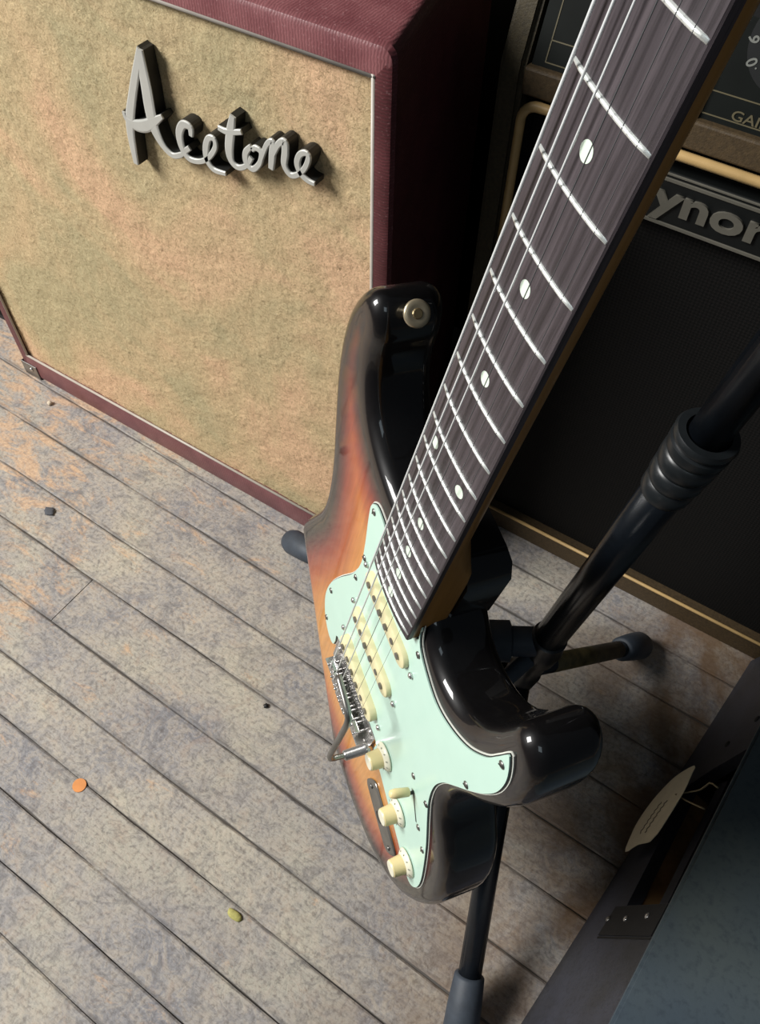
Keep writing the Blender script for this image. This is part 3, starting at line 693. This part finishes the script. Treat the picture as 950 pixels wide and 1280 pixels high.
# pickups
def capsule(L_, W_, n=8):
    r = W_ / 2; out = []
    for k in range(n + 1):
        a = -PI / 2 + PI * k / n; out.append((L_ / 2 - r + r * math.cos(a), r * math.sin(a)))
    for k in range(n + 1):
        a = PI / 2 + PI * k / n; out.append((-L_ / 2 + r + r * math.cos(a), r * math.sin(a)))
    return out
for cy, slant, ht in ((153.0, 0.0, 4.0), (95.5, 0.0, 4.2), (41.5, -0.085, 6.0)):
    pu = empty('pickup', mmv((0, cy, 2.4)), parent=gt); pu.rotation_euler = (0, 0, slant)
    P = np.array(capsule(70, 16.5)); bm = bmesh.new(); zs = ((0, 0), (ht - 1.6, 0), (ht - 0.5, 0.5), (ht, 1.6))
    rings = [[bm.verts.new(mmv((x, y, z))) for x, y in offset(P, i_)] for z, i_ in zs]
    for a, b in zip(rings, rings[1:]):
        for q in range(len(P)): bm.faces.new((a[q], a[(q + 1) % len(P)], b[(q + 1) % len(P)], b[q]))
    bm.faces.new(rings[-1]); bm.faces.new(rings[0][::-1])
    cv = sharp(obj('cover', bm, M['cream'], pu), 40)
    for j in range(6):
        obj('pole_piece', lathe([(0, 2.45 * MM), ([1.5, 1.2, 1.9, 1.7, 0.9, 1.4][j] * MM, 2.4 * MM)], mmv((-26 + 10.4 * j, 0, ht - 0.2)), (0, 0, 1), 14), M['steel'], pu)
    for sx in (-40.8, 40.8):
        obj('screw', lathe([(0, 2.3 * MM), (1.4 * MM, 2.3 * MM), (2.3 * MM, 1.1 * MM)], mmv((sx, 0, 0)), (0, 0, 1), 12), M['chrome'], pu, smooth=True)
# bridge with six saddles and folded tremolo arm
br = empty('bridge', mmv((0, 0, 0)), parent=gt)
bm = B(-43 * MM, 43 * MM, -18 * MM, 13.5 * MM, 0.2 * MM, 2.6 * MM, 0.0005); box(bm, -41 * MM, 41 * MM, -20 * MM, -18 * MM, 0.2 * MM, 10 * MM, 0.0005)
obj('base_plate', bm, M['chrome'], br)
for k in range(6):
    x = SX[k]; zb = 14.6 - (x * x) / 380 - 0.9
    bm = bmesh.new(); box(bm, (x - 5) * MM, (x + 5) * MM, -17 * MM, 0.5 * MM, (zb - 3.6) * MM, (zb - 1.2) * MM, 0.0006); box(bm, (x - 5) * MM, (x + 5) * MM, -1.5 * MM, 1.5 * MM, (zb - 3.6) * MM, (zb + 0.1) * MM, 0.0006)
    sd = obj('saddle', bm, M['chrome'], br)
    for sx in (-3.6, 3.6): obj('grub_screw', lathe([(0, 1.3 * MM), (11.5 * MM, 1.3 * MM), (12 * MM, 0.7 * MM)], mmv((x + sx, -2.6, zb - 10)), (0, 0, 1), 8), M['chrome'], sd, smooth=True)
    obj('intonation_screw', tube([mmv((x, -23, zb - 4.6)), mmv((x, -2, zb - 3.0))], 1.1 * MM, 8), M['steel'], sd, smooth=True)
for k in (0, 5):
    obj('pivot_screw', lathe([(0, 3.4 * MM), (0.8 * MM, 3.3 * MM), (1.8 * MM, 1.8 * MM)], mmv((-36 + 14.4 * k, 9.3, 2.5)), (0, 0, 1), 14), M['chrome'], br, smooth=True)
ar = obj('tremolo_arm', tube([mmv(p) for p in catmull([(43.3, -8, 1.5, ), (43.3, -8, 22), (43.0, -5.5, 33), (43.0, 6, 38.2), (43.0, 60, 37.5), (42.4, 92, 36.8), (38, 100.5, 36.4), (24, 103, 35.6), (12.5, 104, 35)], 4.0, closed=False)], 2.4 * MM, 12), M['steel'], br, smooth=True)
obj('arm_collar', lathe([(0, 5.5 * MM), (5 * MM, 5.5 * MM), (6 * MM, 4.4 * MM), (22 * MM, 4.2 * MM), (23 * MM, 3 * MM)], mmv((43.3, -8, 2)), (0, 0, 1), 16), M['chrome'], ar, smooth=True)
# knobs
for i, (x, y) in enumerate(((60.5, 28), (98.5, 9), (132, -18))):
    kb = empty('control_knob', mmv((x, y, 2.4)), parent=gt)
    obj('skirt', lathe([(0.6 * MM, 11.6 * MM), (1.6 * MM, 11.4 * MM), (3.6 * MM, 9.2 * MM), (4.6 * MM, 7.6 * MM)], (0, 0, 0), (0, 0, 1), 36), M['creamtop'], kb, smooth=True)
    bm = lathe([(4.3 * MM, 7.6 * MM), (13.6 * MM, 6.7 * MM), (14.4 * MM, 6.1 * MM)], (0, 0, 0), (0, 0, 1), 36)
    obj('barrel', bm, M['tan'], kb); obj('cap', lathe([(14.3 * MM, 6.2 * MM), (14.7 * MM, 5.9 * MM)], (0, 0, 0), (0, 0, 1), 28), M['creamtop'], kb)
    for d in range(10):
        a = d * 2 * PI / 11 + 0.4
        p = Vector((math.cos(a) * 9.6 * MM, math.sin(a) * 9.6 * MM, 3.55 * MM))
        bm = bmesh.new(); box(bm, -0.35 * MM, 0.35 * MM, -1.0 * MM, 1.0 * MM, 0, 0.2 * MM)
        obj('skirt_mark', bm, M['ink'], kb, loc=p, rot=(0, 0, a + PI / 2))
# five way switch
bm = bmesh.new(); n_ = Vector((0.65, -0.76, 0)); obj('switch_slot', B(-14 * MM, 14 * MM, -0.8 * MM, 0.8 * MM, 0, 0.15 * MM), M['blackply'], gt, loc=mmv((104, 54, 2.4)), rot=(0, 0, math.atan2(-23, 19.6))); bm.free()
for x, y in ((88, 78), (117, 44)):
    obj('screw', lathe([(0, 2.6 * MM), (0.5 * MM, 2.5 * MM), (1.1 * MM, 1.3 * MM)], mmv((x, y, 2.35)), (0, 0, 1), 14), M['steel'], gt, smooth=True)
st = obj('switch_tip', lathe([(3.5 * MM, 2.7 * MM), (4 * MM, 3.3 * MM), (14 * MM, 3.6 * MM), (17.5 * MM, 2.8 * MM), (18.3 * MM, 1.5 * MM)], mmv((95.5, 64, 2.4)), (-0.16, 0.2, 1), 16), M['tan'], gt, smooth=True)
obj('switch_lever', B(-1 * MM, 1 * MM, -2.2 * MM, 2.2 * MM, 0, 5 * MM), M['blackply'], gt, loc=mmv((96, 63, 2)))
# boat shaped jack plate
jk = empty('output_jack', mmv((90, -57, 0.3)), parent=gt); jk.rotation_euler = (0, 0, -0.33)
P = np.array([(-30, -11), (-18, -14), (18, -14), (30, -11), (30, 11), (18, 14), (-18, 14), (-30, 11)], float); P = catmull([tuple(p) for p in P], 4.0)
bm = bmesh.new()
rings = [[bm.verts.new(mmv((x * s, y * s2, z))) for x, y in P] for s, s2, z in ((1, 1, 0), (1, 1, 1.0), (0.93, 0.93, 1.6), (0.80, 0.76, 1.5))]
for a, b in zip(rings, rings[1:]):
    for q in range(len(P)): bm.faces.new((a[q], a[(q + 1) % len(P)], b[(q + 1) % len(P)], b[q]))
bm.faces.new(rings[-1])
obj('jack_plate', bm, M['steel'], jk, smooth=True)
bm = bmesh.new(); rings = [[bm.verts.new(mmv((x * q_, y * q_, z))) for x, y in P] for q_, z in ((0.80, 1.55), (0.72, 1.15), (0.4, 0.75))]
for a, b in zip(rings, rings[1:]):
    for q in range(len(P)): bm.faces.new((a[q], a[(q + 1) % len(P)], b[(q + 1) % len(P)], b[q]))
bm.faces.new(rings[-1])
obj('jack_cup', bm, M['darkchrome'], jk, smooth=True)
obj('jack_socket', lathe([(0, 5.5 * MM), (2.2 * MM, 5.5 * MM), (2.4 * MM, 3.2 * MM)], mmv((0, 0, 0.6)), (0, 0, 1), 16), M['black'], jk, smooth=True)
for sx in (-25.5, 25.5): obj('screw', lathe([(0, 2.4 * MM), (1.2 * MM, 1.6 * MM)], mmv((sx, 0, 1.5)), (0, 0, 1), 12), M['steel'], jk, smooth=True)
# strap button on the long horn
sb = obj('strap_button', lathe([(0, 4 * MM), (1 * MM, 6.5 * MM), (2.5 * MM, 4.2 * MM), (8 * MM, 3.8 * MM), (10.2 * MM, 7.4 * MM), (11.5 * MM, 8 * MM), (12.6 * MM, 7.8 * MM), (13.2 * MM, 6.9 * MM), (13.0 * MM, 4.5 * MM), (12.9 * MM, 3.0 * MM)], mmv((-115, 310, -23)), (0.70, 0.70, 0.10), 28), M['brasschrome'], gt, smooth=True)
obj('screw', lathe([(0, 3.4 * MM), (0.8 * MM, 2.6 * MM)], Vector(mmv((-115, 310, -23))) + Vector((0.70, 0.70, 0.10)).normalized() * 12.7 * MM, (0.70, 0.70, 0.10), 12), M['screwbrass'], sb)

# ------------------------------------------------------------------ guitar stand
sd = tag(empty('guitar_stand', (-0.045, 0.36, 0)), 'black tubular tripod guitar stand with ribbed height clutch, holding the electric guitar', 'guitar stand')
def S_(o):
    o.location = Vector(o.location) - sd.location; return o
hub = Vector((-0.0402, 0.3503, 0.283)); pd = Vector((0.1248, 0.0, 0.9922)).normalized()
clutch = hub + pd * 0.300
S_(obj('lower_tube', tube([hub - pd * 0.05, clutch], 0.0138, 24), M['pole'], sd, smooth=True))
S_(obj('upper_tube', tube([clutch - pd * 0.02, hub + pd * 0.62], 0.0118, 24), M['pole'], sd, smooth=True))
cpf = [(-0.052, 0.0136), (-0.052, 0.0150), (-0.050, 0.0160), (-0.041, 0.0164), (-0.039, 0.0150), (-0.037, 0.0160), (-0.035, 0.0172), (-0.026, 0.0174), (-0.0245, 0.0158), (-0.022, 0.0168), (-0.020, 0.0180), (-0.011, 0.0182), (-0.0095, 0.0166), (-0.007, 0.0180), (-0.005, 0.0186), (0.000, 0.0188), (0.001, 0.0170), (0.0025, 0.0184), (0.006, 0.0192), (0.0085, 0.0180), (0.0088, 0.0135), (0.006, 0.0120)]
S_(sharp(obj('height_clutch', lathe(cpf, clutch - pd * 0.004, pd, 36), M['plasticgrey'], sd), 60))
# hub
S_(sharp(obj('hub', lathe([(-0.112, 0.012), (-0.110, 0.0155), (-0.075, 0.0165), (-0.072, 0.0145), (-0.035, 0.0150), (-0.032, 0.0175), (-0.012, 0.018), (-0.008, 0.0165), (0.006, 0.0158), (0.008, 0.0125)], hub, pd, 28), M['plasticgrey'], sd), 40))
# neck yoke at the very top, out of frame
top = hub + pd * 0.62
S_(obj('yoke', tube([top + Vector(p) for p in ((0, 0, -0.01), (-0.03, -0.05, 0.02), (-0.06, -0.06, 0.03))], 0.008, 12), M['rubber'], sd, smooth=True))
feet = (Vector((0.054, 0.082, 0.016)), Vector((0.0395, 0.548, 0.016)), Vector((-0.400, 0.437, 0.016)))
hb = hub - pd * 0.095
for i, f in enumerate(feet):
    start = hb + (Vector((f.x, f.y, hb.z)) - hb).normalized() * (0.020 if i else 0.012)
    d = (f - start).normalized()
    lg = S_(obj('leg', tube([start, f], 0.0112 if i != 1 else 0.0098, 18), M['pole'], sd, smooth=True))
    rf = lathe([(-0.052, 0.0118), (-0.050, 0.0145), (-0.020, 0.0165), (0.004, 0.0170), (0.013, 0.0145), (0.0165, 0.0080)], f, d, 24)
    obj('rubber_foot', rf, M['rubber'], lg, smooth=True)
    if i == 1: obj('label_band', tube([start + d * 0.03, f - d * 0.062], 0.0101, 18), M['yellow'], lg, smooth=True)
# body rests: two padded arms reaching forward under the guitar body
gb = G @ Vector(mmv((-90, -95, -58))); gc = G @ Vector(mmv((95, -95, -58)))
for q, side in ((G @ Vector(mmv((-55, -108, -64))), -1), (G @ Vector(mmv((60, -108, -64))), 1)):
    a0 = hub - pd * 0.022; out_ = G.to_3x3() @ Vector((0, 0, 1))
    knee = q + Vector((0, 0, 0.0))
    tip = q + out_ * 0.034 + (G.to_3x3() @ Vector((0, -1, 0))) * 0.056
    low = q + (G.to_3x3() @ Vector((0, -1, 0))) * 0.052
    armp = catmull([tuple(a0), tuple(a0.lerp(knee, .5) + Vector((0, 0, 0.03))), tuple(knee), tuple(low), tuple(tip)], 0.012, closed=False)
    S_(obj('body_rest', tube([tuple(p) for p in armp], 0.0075, 12), M['rubber'], sd, smooth=True))
# sleeved cross arm seen between body and hub
ca = hub - pd * 0.006
S_(sharp(obj('cross_arm', lathe([(0, 0.0135), (0.03, 0.0135), (0.032, 0.0185), (0.085, 0.0185), (0.09, 0.014)], ca, (-0.86, -0.50, -0.05), 24), M['rubber'], sd), 40))

# ------------------------------------------------------------------ black case at the lower right
cs = tag(empty('equipment_case', (0.30, 0.35, 0)), 'low black case with slotted handle recess and blue-black lid at the lower right corner', 'case')
def Q_(o):
    o.location = Vector(o.location) - cs.location; return o
e = Vector((0.12827634, 0.99173846, 0)); u = Vector((0.20619402, -0.02667015, 0.9781476)); nn = Vector((0.9700666, -0.1254732, -0.20791169)); P0 = Vector((0.10129, 0.118466, 0.0))
def F(a, h, d=0.0): return P0 + e * (a * MM) + u * (h * MM) + nn * (d * MM)
def etop(a): return 186 - (a - 0) * 0.146
A0, A1 = -260, 500
def facepoly(bm, poly, d0, d1):
    lo = [bm.verts.new(F(a, h, d0)) for a, h in poly]; hi = [bm.verts.new(F(a, h, d1)) for a, h in poly]
    n = len(poly); bm.faces.new(lo); bm.faces.new(hi[::-1])
    for i in range(n): bm.faces.new((lo[i], hi[i], hi[(i + 1) % n], lo[(i + 1) % n]))
    return bm
# side wall in pieces round the slot (slot is open at its top, under the lid)
SL0, SL1 = 135, 312
bm = bmesh.new()
facepoly(bm, [(A0, 2), (SL0, 2), (SL0, etop(SL0)), (A0, etop(A0))], 0, 12)
facepoly(bm, [(SL0, 2), (305, 2), (290, 46), (SL0, 78)], 0, 12)
facepoly(bm, [(305, 2), (A1, 2), (A1, etop(A1)), (322, etop(322)), (306, 84), (290, 46)], 0, 12)
Q_(obj('side_wall', bm, M['case'], cs))
bm = bmesh.new(); facepoly(bm, [(120, 30), (330, 20), (330, etop(330)), (120, etop(120))], 42, 46)
Q_(obj('recess_back', bm, M['groove'], cs))
bm = bmesh.new(); facepoly(bm, [(136, 108), (300, 80), (300, 96), (136, 124)], 14, 26); Q_(obj('recess_rail', bm, M['case'], cs))
bm = bmesh.new(); facepoly(bm, [(SL0, 77), (290, 45), (290, 43), (SL0, 75)], 12, 42); facepoly(bm, [(133, 70), (135, 70), (135, 165), (133, 165)], 12, 42); Q_(obj('recess_edge', bm, M['groove'], cs))
# metal plate with three rivets
bm = bmesh.new(); facepoly(bm, [(101, 57), (133.5, 57), (133.5, 163), (101, 166)], -1.2, 0); hp = Q_(obj('handle_plate', bm, M['blackmatte'], cs))
for a, h in ((119, 58), (119, 97), (121.5, 138)):
    obj('rivet', lathe([(0, 3.4 * MM), (0.8 * MM, 3.2 * MM), (1.8 * MM, 1.6 * MM)], F(a, h, -1.2), -nn, 14), M['chrome'] if h > 90 else M['steel'], hp, smooth=True)
bm = bmesh.new(); facepoly(bm, [(98, 56), (100, 56), (100, 166), (98, 166)], -0.4, 0.2); obj('seam', bm, M['blackply'], hp)
for a, h in ((258, 33), (341, 82), (367, 117)):
    Q_(obj('bolt', lathe([(0, 4 * MM), (0.8 * MM, 3.8 * MM), (1.6 * MM, 2 * MM)], F(a, h, 0), -nn, 12), M['blackmatte'], cs, smooth=True))
# lid slab: overhangs the wall a little and runs on past the frame
def lidpt(a, dx, dz): return F(a, etop(a) - 3, -1) + Vector((dx, -dx * 0.13, dz))
bm = bmesh.new(); vs = []
for a in (A0, A1):
    for dx, dz in ((0, -0.0), (0.0, 0.010), (0.55, 0.03), (0.55, 0.018)): vs.append(bm.verts.new(lidpt(a, dx, dz)))
for f in ((0, 1, 2, 3), (7, 6, 5, 4), (0, 4, 5, 1), (1, 5, 6, 2), (2, 6, 7, 3), (3, 7, 4, 0)): bm.faces.new([vs[i] for i in f])
bmesh.ops.bevel(bm, geom=bm.edges[:], offset=0.0025, segments=2, affect='EDGES')
ld = Q_(obj('lid', bm, M['lid'], cs)); ld['label'] = 'blue-black scuffed lid panel'
# body behind the wall
bm = bmesh.new()
c8 = [F(A0 + 2, 2, 46), F(A1 - 2, 2, 46), F(A1 - 2, 2, 46) + Vector((0.42, -0.06, 0)), F(A0 + 2, 2, 46) + Vector((0.42, -0.06, 0)),
      F(A0 + 2, etop(A0) - 8, 46), F(A1 - 2, etop(A1) - 8, 46), F(A1 - 2, etop(A1) - 8, 46) + Vector((0.40, -0.06, 0)), F(A0 + 2, etop(A0) - 8, 46) + Vector((0.40, -0.06, 0))]
vs = [bm.verts.new(p) for p in c8]
for f in ((3, 2, 1, 0), (4, 5, 6, 7), (0, 1, 5, 4), (1, 2, 6, 5), (2, 3, 7, 6), (3, 0, 4, 7)): bm.faces.new([vs[i] for i in f])
Q_(obj('shell', bm, M['case'], cs))
bm = bmesh.new(); facepoly(bm, [(A1 - 12, 2), (A1, 2), (A1, etop(A1)), (A1 - 12, etop(A1))], 12, 46); facepoly(bm, [(A0, 2), (A0 + 12, 2), (A0 + 12, etop(A0)), (A0, etop(A0))], 12, 46); Q_(obj('end_wall', bm, M['case'], cs))
# paper tag on a string, hanging on the case's handle
tg = tag(empty('paper_tag', F(262, 40, -8)), 'cream paper price tag on string hanging from the black case handle recess', 'tag')
TP = [(192, 32), (213, 24), (234, 21), (266, 27), (292, 42), (301, 72), (288, 81), (260, 93), (231, 94), (207, 89), (199, 81), (198, 55)]
bm = bmesh.new(); poly = catmull(TP, 6.0)
def tz(a): return -13 - 2.5 * math.sin((a - 192) / 110 * PI)
lo = [bm.verts.new(F(a, h, tz(a)) - tg.location) for a, h in poly]; hi = [bm.verts.new(F(a, h, tz(a) - 0.5) - tg.location) for a, h in poly]
f1 = bm.faces.new(lo); f2 = bm.faces.new(hi[::-1])
for i in range(len(poly)): bm.faces.new((lo[i], hi[i], hi[(i + 1) % len(poly)], lo[(i + 1) % len(poly)]))
bmesh.ops.triangulate(bm, faces=[f1, f2])
pt = obj('paper', bm, M['paper'], tg)
wr = []
bm = bmesh.new()
for j, (h0, h1) in enumerate(((58, 66), (46, 54))):
    pts = []
    for k in range(22):
        a = 212 + k * 1.9; pts.append(F(a, h0 + (h1 - h0) * k / 21 + 1.6 * math.sin(k * 1.9 + j), tz(a) - 0.7) - tg.location)
    tube(pts, 0.0005, 5, bm)
obj('handwriting', bm, M['pencil'], pt)
loop = catmull([(258, 78, -16), (262, 90, -12), (266, 108, -8), (271, 122, -9), (268, 131, -9), (264, 139, -6)], 6.0, closed=False)
s1 = obj('string', tube([F(*p) - tg.location for p in loop], 0.0009, 6), M['twine'], tg, smooth=True)
loop = catmull([(258, 78, -16), (252, 95, -12), (246, 115, -7), (241, 132, -4)], 6.0, closed=False)
obj('string', tube([F(*p) - tg.location for p in loop], 0.0009, 6), M['twine'], tg, smooth=True)

# ------------------------------------------------------------------ bits on the floor
def blob(r, h, seed, squash=1.0):
    bm = bmesh.new(); bmesh.ops.create_icosphere(bm, subdivisions=2, radius=r); rr = random.Random(seed)
    for v in bm.verts:
        k = 1 + 0.35 * mn.noise(v.co * (1.6 / r) + Vector((seed, 0, 0))); v.co = Vector((v.co.x * k * squash, v.co.y * k, v.co.z * h / r * k + h * 0.9))
    return bm
bm = lathe([(0, 0.0078), (0.0006, 0.0076)], (0, 0, 0), (0, 0, 1), 28)
tag(obj('sticker', bm, M['orange'], loc=(-0.418, 0.052, 0.0002)), 'round orange sticker stuck to the floorboards at lower left', 'sticker')
tag(obj('scrap', blob(0.0045, 0.0018, 3, 2.2), M['yellowbit'], smooth=True, loc=(-0.19, 0.043, -0.0003)), 'small yellow-green scrap lying in a floorboard seam', 'scrap')
tag(obj('crumb', blob(0.004, 0.003, 5), M['whitebit'], smooth=True, loc=(-0.865, 0.442, 0)), 'pale crumb on floor against the burgundy amplifier base', 'crumb')
tag(obj('crumb', blob(0.0065, 0.0015, 8, 1.3), M['darkbit'], smooth=True, loc=(-0.72, 0.30, 0)), 'dark grey crumb pressed into the boards at far left', 'crumb')
tag(obj('crumb', blob(0.003, 0.0022, 11), M['blackmatte'], smooth=True, loc=(-0.30, 0.24, 0)), 'tiny black crumb on the boards left of the guitar body', 'crumb')
